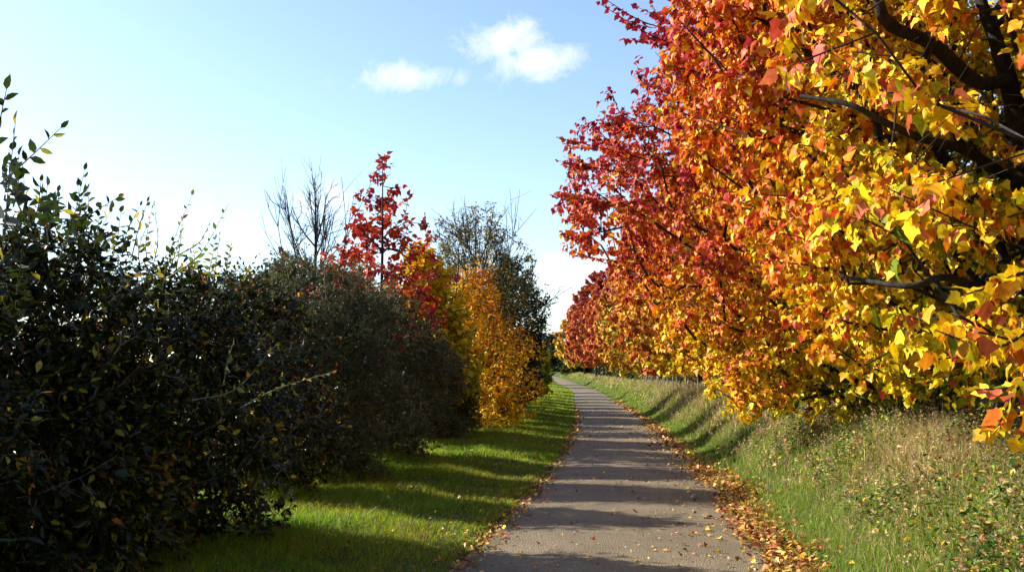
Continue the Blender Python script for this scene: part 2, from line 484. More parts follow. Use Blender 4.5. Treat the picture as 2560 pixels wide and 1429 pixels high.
def build_grass():
    rng = np.random.default_rng(21)
    g = Geo()
    for d0, d1, dens, w, t1 in ((5.5, 10, 3600, .0022, 3.6), (10, 16, 2200, .0032, 3.4), (16, 28, 1100, .005, 3.2), (28, 55, 420, .009, 3.0), (55, 130, 90, .018, 3.0)):
        n = int((d1 - d0) * t1 * dens)
        d = rng.uniform(d0, d1, n); t = rng.uniform(-.06, t1, n)
        x = XL(d) - t
        cl = vnoise(x * 3.5, d * 3.5, 8)
        k = rng.random(n) < .35 + .75 * cl; x, d, t, cl = x[k], d[k], t[k], cl[k]
        n = len(x)
        h = (.035 + .055 * rng.random(n) + .06 * cl * rng.random(n)) * (.75 + .55 * sst(.2, 2.2, t)) + .12 * sst(2.1, 2.9, t) * rng.random(n)
        h *= np.where(t < .1, .6, 1) * (.7 + .9 * vnoise(x * 1.7, d * 1.7, 61) ** 2)
        c = np.array([.165, .265, .010])[None] * np.exp(rng.normal(0, .3, (n, 1))) * np.array([1, 1, 1])
        dry = rng.random(n) < .07; c[dry] = np.array([.28, .23, .09]) * rng.uniform(.5, 1, (dry.sum(), 1))
        c[:, 0] *= rng.uniform(.7, 1.5, n) * (.75 + .6 * vnoise(x * 1.1, d * 1.1, 62))
        blades(g, rng, x, d, h, np.full(n, w) * rng.uniform(.7, 1.4, n), c, .32)
    tag(g.build('grass_verge', M_GRASS), kind='stuff')
    # rough grass on the right bank: green low down, straw coloured higher up
    g = Geo()
    for d0, d1, dens, w, t1 in ((2.2, 6, 2400, .0020, 4.0), (6, 11, 2200, .0026, 4.0), (11, 20, 1200, .004, 4.0), (20, 38, 480, .008, 3.8), (38, 75, 190, .014, 3.6), (75, 200, 40, .03, 3.2)):
        n = int((d1 - d0) * t1 * dens)
        d = rng.uniform(d0, d1, n); t = rng.uniform(.02, t1, n)
        x = XR(d) + t
        cl = vnoise(x * 2.5, d * 2.5, 18)
        k = (rng.random(n) < .3 + .8 * cl) & (rng.random(n) < .25 + .75 * sst(.05, .35, t)); x, d, t, cl = x[k], d[k], t[k], cl[k]
        n = len(x)
        up = sst(.5, 1.7, t + .5 * (vnoise(x, d, 33) - .5) )
        h = .05 + .07 * rng.random(n) + (.08 + .24 * rng.random(n)) * up * (.5 + cl)
        gr = np.array([.14, .215, .016])[None] * np.exp(rng.normal(0, .3, (n, 1)))
        st = np.array([.42, .31, .14])[None] * np.exp(rng.normal(0, .35, (n, 1)))
        br = np.array([.20, .10, .06])[None] * np.exp(rng.normal(0, .3, (n, 1)))
        u = rng.random(n)
        pd = (.05 + .5 * up) * (.35 + 1.3 * vnoise(x * .9, d * .9, 51))
        c = np.where((u < pd * .75)[:, None], st, np.where((u < pd)[:, None], br, gr))
        blades(g, rng, x, d, h, np.full(n, w) * rng.uniform(.6, 1.4, n), c, .3)
    tag(g.build('rough_grass', M_GRASS), kind='stuff')
    # dry seeding stalks with small heads
    g = Geo()
    n = 5200
    d = 3 + 40 * rng.random(n) ** 1.8; t = rng.uniform(.6, 3.6, n)
    x = XR(d) + t; z = ground_z(x, d)
    h = rng.uniform(.22, .52, n) * (.55 + .5 * sst(.7, 1.6, t))
    A = np.stack([x, d, z], 1); B = A + np.stack([rng.normal(.02, .13, n), rng.normal(0, .13, n), np.ones(n)], 1) * h[:, None]
    w = np.where(d < 9, .0016, np.where(d < 18, .0026, .0045))
    c = np.array([.29, .18, .095])[None] * np.exp(rng.normal(0, .35, (n, 1)))
    sd = np.stack([w, w * .3, w * 0], 1)
    v = np.stack([A - sd, A + sd, B], 1).reshape(-1, 3)
    g.add(v, np.arange(n * 3), np.full(n, 3), np.repeat(c, 3, 0))
    k = 7
    P = np.repeat(B, k, 0) - np.repeat((B - A), k, 0) * (rng.random((n * k, 1)) * .3) + rng.normal(0, .008, (n * k, 3))
    Ax = norm(np.repeat(norm(B - A), k, 0) + rng.normal(0, .6, (n * k, 3)))
    cc = np.repeat(np.array([.40, .26, .17])[None] * np.exp(rng.normal(0, .4, (n, 1))), k, 0)
    leaves(g, rng, P, Ax, rng.normal(0, 1, (n * k, 3)), np.repeat(np.where(d < 10, .016, .024), k) * rng.uniform(.6, 1.3, n * k), cc, T_TINY)
    tag(g.build('dry_grass_stalks', M_GRASS), kind='stuff')
    # broad leaved weeds on the near bank
    g, wd = Geo(), Geo()
    n = 10000
    d = 2.6 + 13 * rng.random(n) ** 1.7; t = .75 + 2.9 * rng.random(n) ** .8
    x = XR(d) + t
    k = rng.random(n) < sst(.42, .62, vnoise(x * 1.3, d * 1.3, 44) + .28 * sst(1.2, 2.4, t) + .16 * sst(7, 4, d)) + .06
    x, d, t = x[k], d[k], t[k]; n = len(x)
    z = ground_z(x, d); h = rng.uniform(.16, .44, n)
    h = h * (1 + .45 * sst(9, 4, d)); A = np.stack([x, d, z], 1); B = A + np.stack([rng.normal(0, .16, n), rng.normal(-.03, .16, n), np.ones(n)], 1) * h[:, None]
    tubes(wd, A, B, np.full(n, .002), np.full(n, .001), 3)
    k = 16
    f = .12 + .88 * rng.random((n * k, 1))
    P = np.repeat(A, k, 0) + np.repeat(B - A, k, 0) * f + rng.normal(0, .018, (n * k, 3))
    Ax = rng.normal(0, 1, (n * k, 3)); Ax[:, 2] = Ax[:, 2] * .4 + .25
    kind = np.repeat(rng.random(n), k); ind = rng.random(n * k)
    c = np.where(np.repeat(rng.random((n, 1)) < .45, k, 0), np.array([[.045, .095, .028]]), np.array([[.10, .185, .014]])) * np.exp(rng.normal(0, .35, (n * k, 1)))
    c = np.where(((kind > .55) & (ind > .35))[:, None], np.array([[.46, .36, .16]]) * np.exp(rng.normal(0, .3, (n * k, 1))), c)
    c = np.where(((kind > .80) & (ind > .3))[:, None], np.array([[.27, .12, .06]]) * np.exp(rng.normal(0, .3, (n * k, 1))), c)
    c = np.where((ind > .955)[:, None], np.array([[.6, .42, .03]]), c)
    Nn = rng.normal(0, .6, (n * k, 3)); Nn[:, 2] += 1
    leaves(g, rng, P, Ax, Nn, rng.uniform(.016, .052, n * k), c, T_OVAL, .4, .5)
    o = g.build('meadow_weeds', M_GRASS); tag(o, kind='stuff')
    # fallen leaves
    g = Geo()
    def scatter(n, dmin, dmax, pw, tfun, size, lift, left=False, cols=((.42, .19, .05), (.55, .30, .08), (.26, .10, .035), (.62, .40, .14), (.60, .40, .03), (.36, .07, .03), (.16, .07, .03))):
        d = dmin + (dmax - dmin) * rng.random(n) ** pw
        t = tfun(n, d)
        x = XL(d) - t if left else XR(d) + t
        z = np.maximum(ground_z(x, d), base_z(d) + np.where((x > XL(d)) & (x < XR(d)), .035, 0)) + lift * rng.random(n) + .004
        ci = rng.integers(0, len(cols), n)
        c = np.array(cols)[ci] * np.exp(rng.normal(0, .25, (n, 1)))
        A = rng.normal(0, 1, (n, 3)); A[:, 2] *= .3
        N = rng.normal(0, .38, (n, 3)); N[:, 2] += 1
        sz = size * rng.uniform(.55, 1.2, n) * np.where(d > 20, 1.4, 1)
        P = np.stack([x, d, z], 1) - norm(A) * sz[:, None] * .5
        leaves(g, rng, P, A, N, sz, c, T_MAPLE3, .5, .5)
    scatter(5600, 3.5, 16, 1.3, lambda n, d: rng.normal(.15, .13, n) + .22 * (vnoise(d * 1.1, d * 0, 71) - .4), .06, .05)
    scatter(500, 3.5, 30, 1.3, lambda n, d: -np.abs(rng.normal(0, .35, n)), .055, .006)
    scatter(2600, 14, 60, 1.5, lambda n, d: rng.normal(.10, .13, n), .065, .04)
    scatter(1000, 4, 14, 1.2, lambda n, d: rng.normal(.02, .10, n), .05, .025, True)
    scatter(700, 14, 50, 1.3, lambda n, d: rng.normal(.02, .09, n), .06, .025, True)
    scatter(1100, 5.5, 45, 1.5, lambda n, d: -2.3 * rng.random(n) ** 1.3, .038, .004)
    scatter(700, 5.5, 26, 1.4, lambda n, d: -2.35 * rng.random(n), .014, .004, cols=((.7, .62, .5), (.6, .45, .22), (.3, .16, .07)))
    scatter(420, 5.5, 26, 1.3, lambda n, d: rng.uniform(0, 2.4, n), .05, .07, True)
    scatter(500, 3.5, 22, 1.4, lambda n, d: rng.uniform(.2, 3.2, n), .055, .2)
    tag(g.build('fallen_leaves', M_LITTER), kind='stuff')
build_grass()

# ------------------------------------------------------------------ maples on the right
MAPLE_PROF = [(0, .40), (.08, .58), (.2, .84), (.30, 1.0), (.42, .97), (.55, .72), (.68, .48), (.85, .22), (1, .03)]
ROW_PROF = [(0, .55), (.08, .75), (.22, 1.0), (.42, .98), (.6, .82), (.78, .55), (.92, .26), (1, .05)]
ROW = 'autumn maples lining the right bank'
def maple(label, x, d, H, Rm, nt, k, per, size, tone, seed, z0=.55, tpl=T_MAPLE3, limbs=None, trunk_pts=None, rt=.15, shoots=(), keepT=None, keepL=None, shell=.4, offset=(0, 0), lift=0, prof=None, lum=.22, coral=.04, dull=0):
    gz = float(ground_z(x, d)) - .05 + lift
    root = thing('maple_tree', label, 'tree', (x, d, gz), ROW)
    p = Plant(seed); rng = p.rng
    if trunk_pts is None:
        lean = rng.normal(0, .1, 2)
        trunk_pts = [(x, d, gz), (x + lean[0] * .5, d + lean[1] * .5, gz + .25 * H), (x + lean[0] * 2, d + lean[1], gz + .55 * H), (x + lean[0], d + lean[1] * 2, gz + .9 * H)]
    tp = curve(trunk_pts, 26)
    ids = p.limb(tp, rt, rt * .12, sides=12, rough=.035)
    base = np.array(tp[0])
    # root flare
    polytube(p.wood, [tp[0] - [0, 0, .1], tp[0] + [0, 0, .12], tp[1] + [0, 0, .1]], [rt * 1.6, rt * 1.25, rt * 1.0], 12)
    for pts, r0, r1 in (limbs or ()):
        q = np.array(pts[0]); kk = int(np.argmin([np.linalg.norm(p.pos[i] - q) for i in ids]))
        pts = [p.pos[ids[kk]]] + list(pts[1:])
        w0 = p.wood; p.wood = Geo()
        p.limb(curve(pts, 18), r0, r1, ids[kk], 8, .05)
        p.wood.build('limb', M_BARK, root); p.wood = w0
    c = (x + offset[0], d + offset[1])
    T = crown_points(rng, c, gz + z0, gz + H, Rm, prof or (MAPLE_PROF if d < 20 else ROW_PROF), nt, shell, lum, seed, voids=46, vr=(.07, .14))
    if keepT is not None: T = T[keepT(T)]
    p.grow(T, base + [0, 0, .25 * H], alpha=.3, step=.4, jitter=.07, rtip=.005, rmax=rt * .42, pw=.42, up=.06)
    p.twigs(k, .075 * Rm, .8, .3)
    ctr = np.array([c[0], c[1], gz + .4 * H])
    t_low, t_high, t_side, tn = tone
    def colfn(P, rng_):
        hh = np.clip((P[:, 2] - gz) / H, 0, 1)
        sd = np.clip((c[0] - P[:, 0]) / Rm, -1, 1)
        t = t_low + (t_high - t_low) * hh ** 1.1 + t_side * np.maximum(sd, -.3) + .30 * (lump(P, .8, seed) - .5) + .18 * (lump(P, 2.4, seed + 1) - .5) + rng_.normal(0, tn, len(P))
        odd = rng_.random(len(P)); t = np.where(odd < .05, t + .25, np.where(odd > .95, t - .2, t))
        cc = vary(rng_, PAL(np.clip(t, 0.02, .99)), .16)
        cc = cc * (1 - dull) + np.array([.24, .125, .06]) * dull * np.exp(rng_.normal(0, .25, (len(P), 1)))
        cor = (rng_.random(len(P)) < coral)[:, None]
        return np.where(cor, np.array([[.62, .15, .06]]) * rng_.uniform(.7, 1.1, (len(P), 1)), cc)
    p.dress(per, size, colfn, tpl, ctr, hang=1.0, fold=.45, droop=.8, pet=.05, keep=keepL)
    for a, b, nl, s_ in shoots:
        p.shoot(a, b, int(nl * 1.3), s_ * 1.15, colfn, tpl, r=.009, bend=.06, hang=.7, lo=.1)
        ab = np.asarray(b) - np.asarray(a); ll = np.linalg.norm(ab)
        for q in range(3 if nl > 6 else 0):
            a2 = np.asarray(a) + ab * rng.uniform(.15, .7); p.shoot(a2, a2 + norm(norm(ab) + rng.normal(0, .4, 3)) * ll * rng.uniform(.25, .42), nl // 2, s_ * 1.1, colfn, tpl, r=.006, bend=.08, hang=.7, lo=.1)
    p.wood.build('trunk', M_BARK, root)
    p.fol.build('crown', M_MAPLE, root)
    return root

T1 = [at(2548, 1010, 7.6), at(2560, 700, 7.5), at(2545, 330, 7.4), at(2500, 130, 7.3), at(2440, -40, 7.3), at(2330, -500, 7.6)]
L1 = [(at(2500, 200, 7.2), at(2440, 205, 6.8), at(2330, 110, 6.5), at(2220, 60, 6.3), at(2190, -30, 6.2), at(2150, -180, 6.2)), .062, .03]
L2 = [(at(2555, 430, 7.4), at(2420, 380, 6.9), at(2300, 345, 6.5), at(2200, 300, 6.3), at(2120, 260, 6.3), at(2000, 240, 6.5)), .046, .014]
L3 = [(at(2560, 690, 7.4), at(2440, 715, 6.8), at(2360, 692, 6.5), at(2270, 715, 6.4), at(2100, 690, 6.8)), .045, .014]
L4 = [(at(2545, 330, 7.3), at(2400, 300, 7.6), at(2200, 330, 8.6), at(2000, 300, 9.6)), .055, .018]
def clear_limbs(P):
    """few leaves hang between the lens and the two big limbs"""
    k = np.ones(len(P), bool)
    for L in (L1, L2, [T1[2:5]], L3):
        Q = curve(L[0], 30)
        for q in Q:
            if q[2] > 5.4: continue
            t = np.clip(P[:, 1] / q[1], 0, 1)
            dist = np.linalg.norm(P - (np.array([0, 0, EYE]) + (q - [0, 0, EYE])[None] * t[:, None]), axis=1)
            k &= ~((P[:, 1] < q[1] + .12) & (dist < np.where(q[2] > 0, .12, .1)))
    return k
# nearest tree: trunk outside the frame to the right, its boughs hang in at the right edge
def in_wedge(P):
    # thin the twigs that would hang right in front of the lens
    return (P[:, 1] > 2.2) | (P[:, 0] > 2.2)
maple('yellow and coral maple boughs hanging in at the right edge, nearest the camera', 4.9, 2.9, 8.6, 3.5, 1900, 4, 8, .068, (.28, .60, .16, .15), 101,
      z0=.3, tpl=T_MAPLE3, rt=.19, keepT=lambda T: in_wedge(T) & clear_limbs(T), coral=.16, keepL=lambda P: in_wedge(P) & clear_limbs(P), shoots=[(at(2640, 860, 3.2), at(2490, 1075, 3.0), 16, .062), (at(2640, 780, 3.2), at(2330, 900, 2.9), 22, .062), (at(2660, 640, 3.3), at(2400, 740, 3.1), 18, .062), (at(2640, 920, 3.3), at(2545, 1100, 3.1), 14, .062)], prof=[(0, .7), (.1, .9), (.25, 1), (.4, .9), (.6, .7), (1, .05)])
# second tree: dark trunk and limbs at the upper right
maple('big yellow and orange maple with thick dark trunk and bare limbs showing at upper right', T1[0][0], T1[0][1], 8.8, 3.0, 3900, 4, 9, .060, (.12, .74, .34, .14), 102,
      z0=.7, tpl=T_MAPLE3, limbs=(L1, L2, L3, L4), trunk_pts=T1, rt=.135, keepL=clear_limbs, offset=(0, .3))
sh = [(at(1760, 130, 11), at(1500, 10, 10.2), 22, .085), (at(1760, 90, 11), at(1470, -30, 10.4), 20, .085), (at(1620, 400, 11.2), at(1400, 345, 10.6), 24, .075), (at(1600, 440, 11.2), at(1395, 402, 10.6), 22, .07),
      (at(1640, 500, 11.2), at(1375, 487, 10.6), 40, .085), (at(1600, 620, 11.6), at(1405, 585, 10.8), 34, .08), (at(1640, 330, 11.6), at(1495, 300, 11), 20, .08),
      (at(1600, 660, 12.2), at(1430, 640, 11.4), 26, .07), (at(1720, 250, 11.4), at(1605, 205, 11), 18, .075), (at(1760, 220, 11.4), at(1650, 95, 11), 2, .05), (at(1740, 240, 11.4), at(1638, 130, 11), 2, .05)]
maple('tall red and orange maple whose long crimson boughs reach left over the path', 4.75, 12.6, 9.0, 3.25, 3000, 4, 8, .062, (.15, .86, .50, .12), 103, z0=.45, rt=.17, shoots=sh, offset=(-.45, -.3), lum=.18, shell=.5)
maple('yellow maple with scarlet top, third trunk seen along the right bank', 5.8, 18.0, 9.4, 3.3, 2300, 4, 8, .078, (.24, .80, .34, .1), 104, z0=.5, rt=.16)
maple('golden yellow maple with bright lower boughs beside the first fence posts', 6.9, 24.0, 9.6, 3.3, 1300, 4, 8, .115, (.28, .62, .18, .1), 105, z0=.7, rt=.15)
maple('bronze red maple with a yellow skirt behind the wire fence', 7.3, 31.5, 9.8, 3.3, 1100, 4, 8, .135, (.30, .86, .2, .09), 106, z0=.8, rt=.15, dull=0.12, coral=0)
maple('orange yellow maple midway along the row with glowing lower half', 8.2, 40.0, 11.2, 3.5, 1000, 4, 7, .16, (.26, .80, .12, .08), 107, z0=.8, rt=.16, dull=0.15, coral=0)
maple('rusty crimson maple rising dark above the yellow one', 9.2, 50.0, 12.0, 3.6, 900, 4, 7, .19, (.52, .92, .1, .08), 108, z0=.9, rt=.16, dull=0.2, coral=0)
maple('brown olive maple with dull thinning foliage', 10.2, 63.0, 13.2, 3.8, 800, 4, 7, .22, (.40, .60, .0, .22), 109, z0=.9, rt=.17, dull=0.28, coral=0)
maple('orange brown maple far along the right row', 11.4, 79.0, 14.0, 4.0, 700, 4, 7, .26, (.46, .70, .0, .12), 110, z0=.9, rt=.17, dull=0.28, coral=0)
maple('dusky red maple second from the far end of the row', 12.0, 99.0, 14.6, 4.2, 600, 4, 7, .31, (.62, .84, .05, .08), 111, z0=1.5, rt=.18, dull=0.22, coral=0)
maple('small red maple closing the far end of the right row at the bend', 11.6, 126.0, 14.6, 4.6, 560, 4, 7, .36, (.66, .86, .0, .07), 112, z0=2.0, rt=.18, dull=0.22, coral=0)
maple('pale orange maple behind the bend of the path', 12.1, 152.0, 13.5, 4.6, 480, 4, 7, .42, (.34, .74, .0, .1), 113, z0=1.8, rt=.18, dull=0.28, coral=0)

# ------------------------------------------------------------------ shrubs
def shrub(name, label, cat, x, d, H, Rx, Ry, nt, k, per, size, colfn, seed, tpl=T_OVAL, mat=None, stems=7, group=None, shoots=(), prof=None, shell=.45, twl=.25, bark=None, lumps=.3, hang=.35, rtip=.003, spr=.9, shootcol=None, upn=.7, gz=None, z0=.05, alpha=.3):
    gz = float(ground_z(x, d)) - .03
    root = thing(name, label, cat, (x, d, gz), group)
    p = Plant(seed); rng = p.rng
    for i in range(stems):
        th = rng.random() * 2 * np.pi; q = rng.random() ** .5 * .75
        a = np.array([x + .18 * np.cos(th), d + .18 * np.sin(th), gz]); b = np.array([x + q * Rx * np.cos(th), d + q * Ry * np.sin(th), gz + H * rng.uniform(.55, .85)])
        p.limb(curve([a, a * .5 + b * .5 + np.array([rng.normal(0, .06), rng.normal(0, .06), .1]), b], 9), .025, .008, -1, 6, .08)
    T = crown_points(rng, (0, 0), 0, 1, 1.0, prof or [(0, .8), (.2, 1), (.5, .97), (.75, .8), (.92, .5), (1, .2)], nt, shell, lumps, seed, voids=3)
    T = np.stack([x + T[:, 0] * Rx, d + T[:, 1] * Ry, gz + z0 + T[:, 2] * (H - z0)], 1)
    p.grow(T, (x, d, gz), alpha=alpha, step=.3, jitter=.05, rtip=rtip, rmax=.02, pw=.4, up=.03, sides=4)
    p.twigs(k, twl, spr, .0, .002)
    p.dress(per, size, colfn, tpl, (x, d, gz + H * .3), hang=hang, fold=.35, droop=.35, pet=.03, upn=upn)
    for a, b, nl, s_ in shoots:
        p.shoot(a, b, nl, s_, shootcol or colfn, tpl, r=.006)
    p.wood.build('stems', bark or M_TWIG, root)
    p.fol.build('foliage', mat or M_SHRUB, root)
    return root

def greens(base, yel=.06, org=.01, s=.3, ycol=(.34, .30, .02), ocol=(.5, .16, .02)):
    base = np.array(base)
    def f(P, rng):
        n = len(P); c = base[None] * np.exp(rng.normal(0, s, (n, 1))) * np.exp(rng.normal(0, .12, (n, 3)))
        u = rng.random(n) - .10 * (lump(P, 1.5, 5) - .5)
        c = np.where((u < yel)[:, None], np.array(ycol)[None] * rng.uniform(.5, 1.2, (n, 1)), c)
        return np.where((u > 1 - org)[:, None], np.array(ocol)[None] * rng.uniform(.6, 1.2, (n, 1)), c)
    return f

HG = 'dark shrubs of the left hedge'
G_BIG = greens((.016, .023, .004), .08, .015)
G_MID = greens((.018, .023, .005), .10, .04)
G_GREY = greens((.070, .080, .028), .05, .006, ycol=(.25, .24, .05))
G_LIT = greens((.11, .15, .02), .2, .05)  # brighter copy of the leaf green: sunlight on the shoots put into the colour
def up_shoots(rng, n, x, d, H, R_, L, size):
    out = []
    for i in range(n):
        th = rng.random() * 2 * np.pi; q = rng.random() ** .5 * .8
        a = np.array([x + q * R_ * np.cos(th), d + q * R_ * np.sin(th), H * rng.uniform(.8, .92)])
        b = a + np.array([rng.normal(0, .3), rng.normal(0, .3), 1]) * L * rng.uniform(.5, 1.2)
        out.append((a, b, int(7 + 8 * rng.random()), size))
    return out
rr = np.random.default_rng(77)
def tips(x0, x1, st, size):
    out = []
    for px in np.arange(x0, x1, st):
        px = px + rr.normal(0, 8); y = np.interp(px, [0, 100, 200, 300, 400, 500, 600], [400, 480, 520, 550, 565, 610, 670]); d = np.interp(px, [0, 200, 400, 600], [4.4, 5.9, 7.3, 8.4])
        a = at(px, y + 90, d); b = at(px + rr.normal(18, 26), y - rr.uniform(-15, 60), d - .1)
        out.append((a, b, int(rr.integers(8, 13)), size))
    return out
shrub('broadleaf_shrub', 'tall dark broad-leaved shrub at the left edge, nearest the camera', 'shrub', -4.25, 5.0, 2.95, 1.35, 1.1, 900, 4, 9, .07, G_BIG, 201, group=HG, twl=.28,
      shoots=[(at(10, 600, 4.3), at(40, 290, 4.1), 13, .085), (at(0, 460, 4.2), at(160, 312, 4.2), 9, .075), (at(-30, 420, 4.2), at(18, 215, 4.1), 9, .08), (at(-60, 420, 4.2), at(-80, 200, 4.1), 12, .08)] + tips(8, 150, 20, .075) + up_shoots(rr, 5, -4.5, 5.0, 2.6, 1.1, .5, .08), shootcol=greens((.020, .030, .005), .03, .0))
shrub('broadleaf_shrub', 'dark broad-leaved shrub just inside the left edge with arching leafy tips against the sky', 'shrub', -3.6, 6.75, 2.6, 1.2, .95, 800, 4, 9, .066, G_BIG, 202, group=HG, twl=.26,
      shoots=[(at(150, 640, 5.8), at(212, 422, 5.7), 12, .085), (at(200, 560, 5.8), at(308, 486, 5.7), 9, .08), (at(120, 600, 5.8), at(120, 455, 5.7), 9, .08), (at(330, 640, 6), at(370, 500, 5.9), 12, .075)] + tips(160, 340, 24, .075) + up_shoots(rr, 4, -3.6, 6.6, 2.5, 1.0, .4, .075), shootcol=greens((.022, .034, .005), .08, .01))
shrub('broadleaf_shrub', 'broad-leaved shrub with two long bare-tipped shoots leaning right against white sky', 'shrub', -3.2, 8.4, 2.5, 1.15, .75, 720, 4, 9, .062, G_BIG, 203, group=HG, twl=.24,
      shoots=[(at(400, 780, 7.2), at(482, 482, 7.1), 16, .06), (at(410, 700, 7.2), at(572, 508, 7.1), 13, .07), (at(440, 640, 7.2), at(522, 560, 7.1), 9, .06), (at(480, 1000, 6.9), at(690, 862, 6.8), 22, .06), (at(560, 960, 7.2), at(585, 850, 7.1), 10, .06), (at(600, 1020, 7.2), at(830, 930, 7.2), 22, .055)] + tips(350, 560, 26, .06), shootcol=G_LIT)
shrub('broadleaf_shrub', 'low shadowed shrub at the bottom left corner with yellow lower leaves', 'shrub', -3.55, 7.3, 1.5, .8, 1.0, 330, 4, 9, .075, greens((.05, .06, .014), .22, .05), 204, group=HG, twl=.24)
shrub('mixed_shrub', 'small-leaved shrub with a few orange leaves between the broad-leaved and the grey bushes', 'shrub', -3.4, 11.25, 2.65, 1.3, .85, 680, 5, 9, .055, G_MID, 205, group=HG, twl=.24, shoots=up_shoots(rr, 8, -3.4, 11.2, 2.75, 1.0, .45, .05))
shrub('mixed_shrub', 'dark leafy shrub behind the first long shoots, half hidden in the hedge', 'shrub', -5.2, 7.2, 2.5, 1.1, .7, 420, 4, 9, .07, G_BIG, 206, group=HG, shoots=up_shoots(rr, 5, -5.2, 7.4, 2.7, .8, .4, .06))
FP = [(0, .9), (.2, 1), (.5, 1), (.75, .92), (.9, .74), (1, .42)]
def fine(label, x, d, H, Rx, Ry, nt, seed, size=.042, col=G_GREY, k=7, per=11, sh_n=40, L=.6):
    return shrub('hawthorn_bush', label, 'bush', x, d, H, Rx, Ry, nt, k, per, size, col, seed, T_TINY, M_FINE, 9, HG, up_shoots(rr, sh_n, x, d, H, min(Rx, Ry), L, size), FP, .42, .30, spr=.8, rtip=.004)
fine('grey-green fine-twigged bush with pale twigs on top, widest in the hedge', -3.1, 13.5, 3.1, 1.6, 1.15, 1050, 211)
fine('dense grey-green bush right of the widest one, in front of the red maple trunk', -2.75, 16.0, 2.85, 1.5, 1.1, 950, 212)
fine('dark bush with sunlit sprays below the golden tree', -2.35, 20.0, 2.25, 1.3, .9, 800, 213, .045)
fine('low bush at the foot of the golden tree near the lawn edge', -1.85, 22.9, 1.8, 1.0, .85, 620, 214, .05)
for i, (lab, d, H) in enumerate((
        ('dark hedge bush just past the orange tree, at its lawn side', 28.5, 2.3), ('second dark hedge bush past the orange tree', 31.3, 2.9), ('third dark hedge bush past the orange tree', 34.4, 2.4),
        ('hedge bush under the leaning dark blue-green tree', 37.6, 3.0), ('blackish hedge bush right behind the dark blue-green tree', 41.0, 2.6), ('blackish hedge bush where the lawn begins to bend', 45.0, 3.1),
        ('hedge bush in the middle of the lawn bend', 49.5, 2.7), ('hedge bush at the end of the visible lawn', 55, 3.2), ('distant hedge bush left of the small olive tree', 62, 2.9),
        ('distant hedge bush below the small olive tree', 70, 3.2), ('far hedge bush beyond the small olive tree', 82, 3.2), ('farthest low hedge bush beside the end of the path', 104, 3.4))):
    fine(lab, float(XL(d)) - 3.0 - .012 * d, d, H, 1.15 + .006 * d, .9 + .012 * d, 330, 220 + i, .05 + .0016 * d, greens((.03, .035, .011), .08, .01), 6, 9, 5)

# ------------------------------------------------------------------ trees behind the hedge
def tree(name, label, x, d, H, prof, Rm, z0, nt, k, per, size, colfn, seed, tpl=T_OVAL, mat=None, rt=.1, shell=.5, twl=.35, spr=.7, hang=.4, voids=6, lumps=.3, rtip=.004, up=.0, alpha=.3, bark=None, group=None, stems=1, leafT=None, jit=.05, step=.4, asc=None):
    gz = float(ground_z(x, d)) - .05
    root = thing(name, label, 'tree', (x, d, gz), group)
    p = Plant(seed); rng = p.rng
    for s_ in range(stems):
        ln = rng.normal(0, .12 + .25 * (stems > 1), 2)
        tp = curve([(x, d, gz), (x + ln[0] * .4, d + ln[1] * .4, gz + .3 * H), (x + ln[0] * 1.4, d + ln[1] * 1.4, gz + .65 * H), (x + ln[0] * 1.2, d + ln[1] * 1.8, gz + .97 * H)], 22)
        ids = p.limb(tp, rt, rt * .1, sides=9, rough=.04)
        if asc:
            nb, h0, h1, spread_, rl = asc
            for q in range(nb):
                h = h0 + (h1 - h0) * (q + rng.random()) / nb; i0 = ids[int(h * (len(ids) - 1))]; a = p.pos[i0]; th = q * 2.4 + rng.normal(0, .3)
                reach = spread_ * (1.05 - .55 * (h - h0) / (h1 - h0)) * rng.uniform(.7, 1.1); top = (gz + H - a[2]) * rng.uniform(.55, .95)
                e = a + np.array([np.cos(th) * reach, np.sin(th) * reach, max(.5, top)])
                m1 = a + (e - a) * .45 + np.array([np.cos(th), np.sin(th), 0]) * reach * .14
                lp = curve([a, m1, e], 9); li = p.limb(lp, rl, rl * .25, i0, 5, .05)
                for q2 in range(6):
                    j0 = 2 + int(rng.random() * 6); b = p.pos[li[j0]]; dr = lp[-1] - lp[0]; L2_ = np.linalg.norm(dr) * rng.uniform(.22, .45)
                    e2 = b + norm(norm(dr) + rng.normal(0, .42, 3) + [0, 0, .25]) * L2_
                    l2 = curve([b, (b + e2) / 2 + rng.normal(0, .03, 3), e2], 5); k2 = p.limb(l2, rl * .5, rl * .18, li[j0], 4, .03)
                    for q3 in range(3):
                        c0 = l2[1 + int(rng.random() * 3)]; e3 = c0 + norm(norm(e2 - b) + rng.normal(0, .5, 3) + [0, 0, .2]) * L2_ * .5
                        polytube(p.wood, [c0, (c0 + e3) / 2 + rng.normal(0, .015, 3), e3], [rl * .24, rl * .18, rl * .1], 3)
    T = crown_points(rng, (x, d), gz + z0, gz + H, Rm, prof, nt, shell, lumps, seed, voids=voids)
    p.grow(T, (x, d, gz + z0 * .6), alpha=alpha, step=step, jitter=jit, rtip=rtip, rmax=rt * .5, pw=.42, up=up)
    if leafT is not None:
        kk = leafT(p.tips, rng); p.tips, p.tdir = p.tips[kk], p.tdir[kk]
    p.twigs(k, twl, spr, .1, rtip * .6)
    p.dress(per, size, colfn, tpl, (x, d, gz + .4 * H), hang=hang, fold=.35, droop=.4, pet=.06)
    p.wood.build('trunk', bark or M_BARK, root)
    p.fol.build('crown', mat or M_MAPLE, root)
    return root

def pal_fn(t0, t1, z0, z1, s=.08, l=.2, seed=3):
    def f(P, rng):
        t = t0 + (t1 - t0) * np.clip((P[:, 2] - z0) / (z1 - z0), 0, 1) + l * (lump(P, .9, seed) - .5) + rng.normal(0, s, len(P))
        return vary(rng, PAL(np.clip(t, .01, .99)), .15)
    return f
def xz(px, d): return ray(px, 938)[0] * d

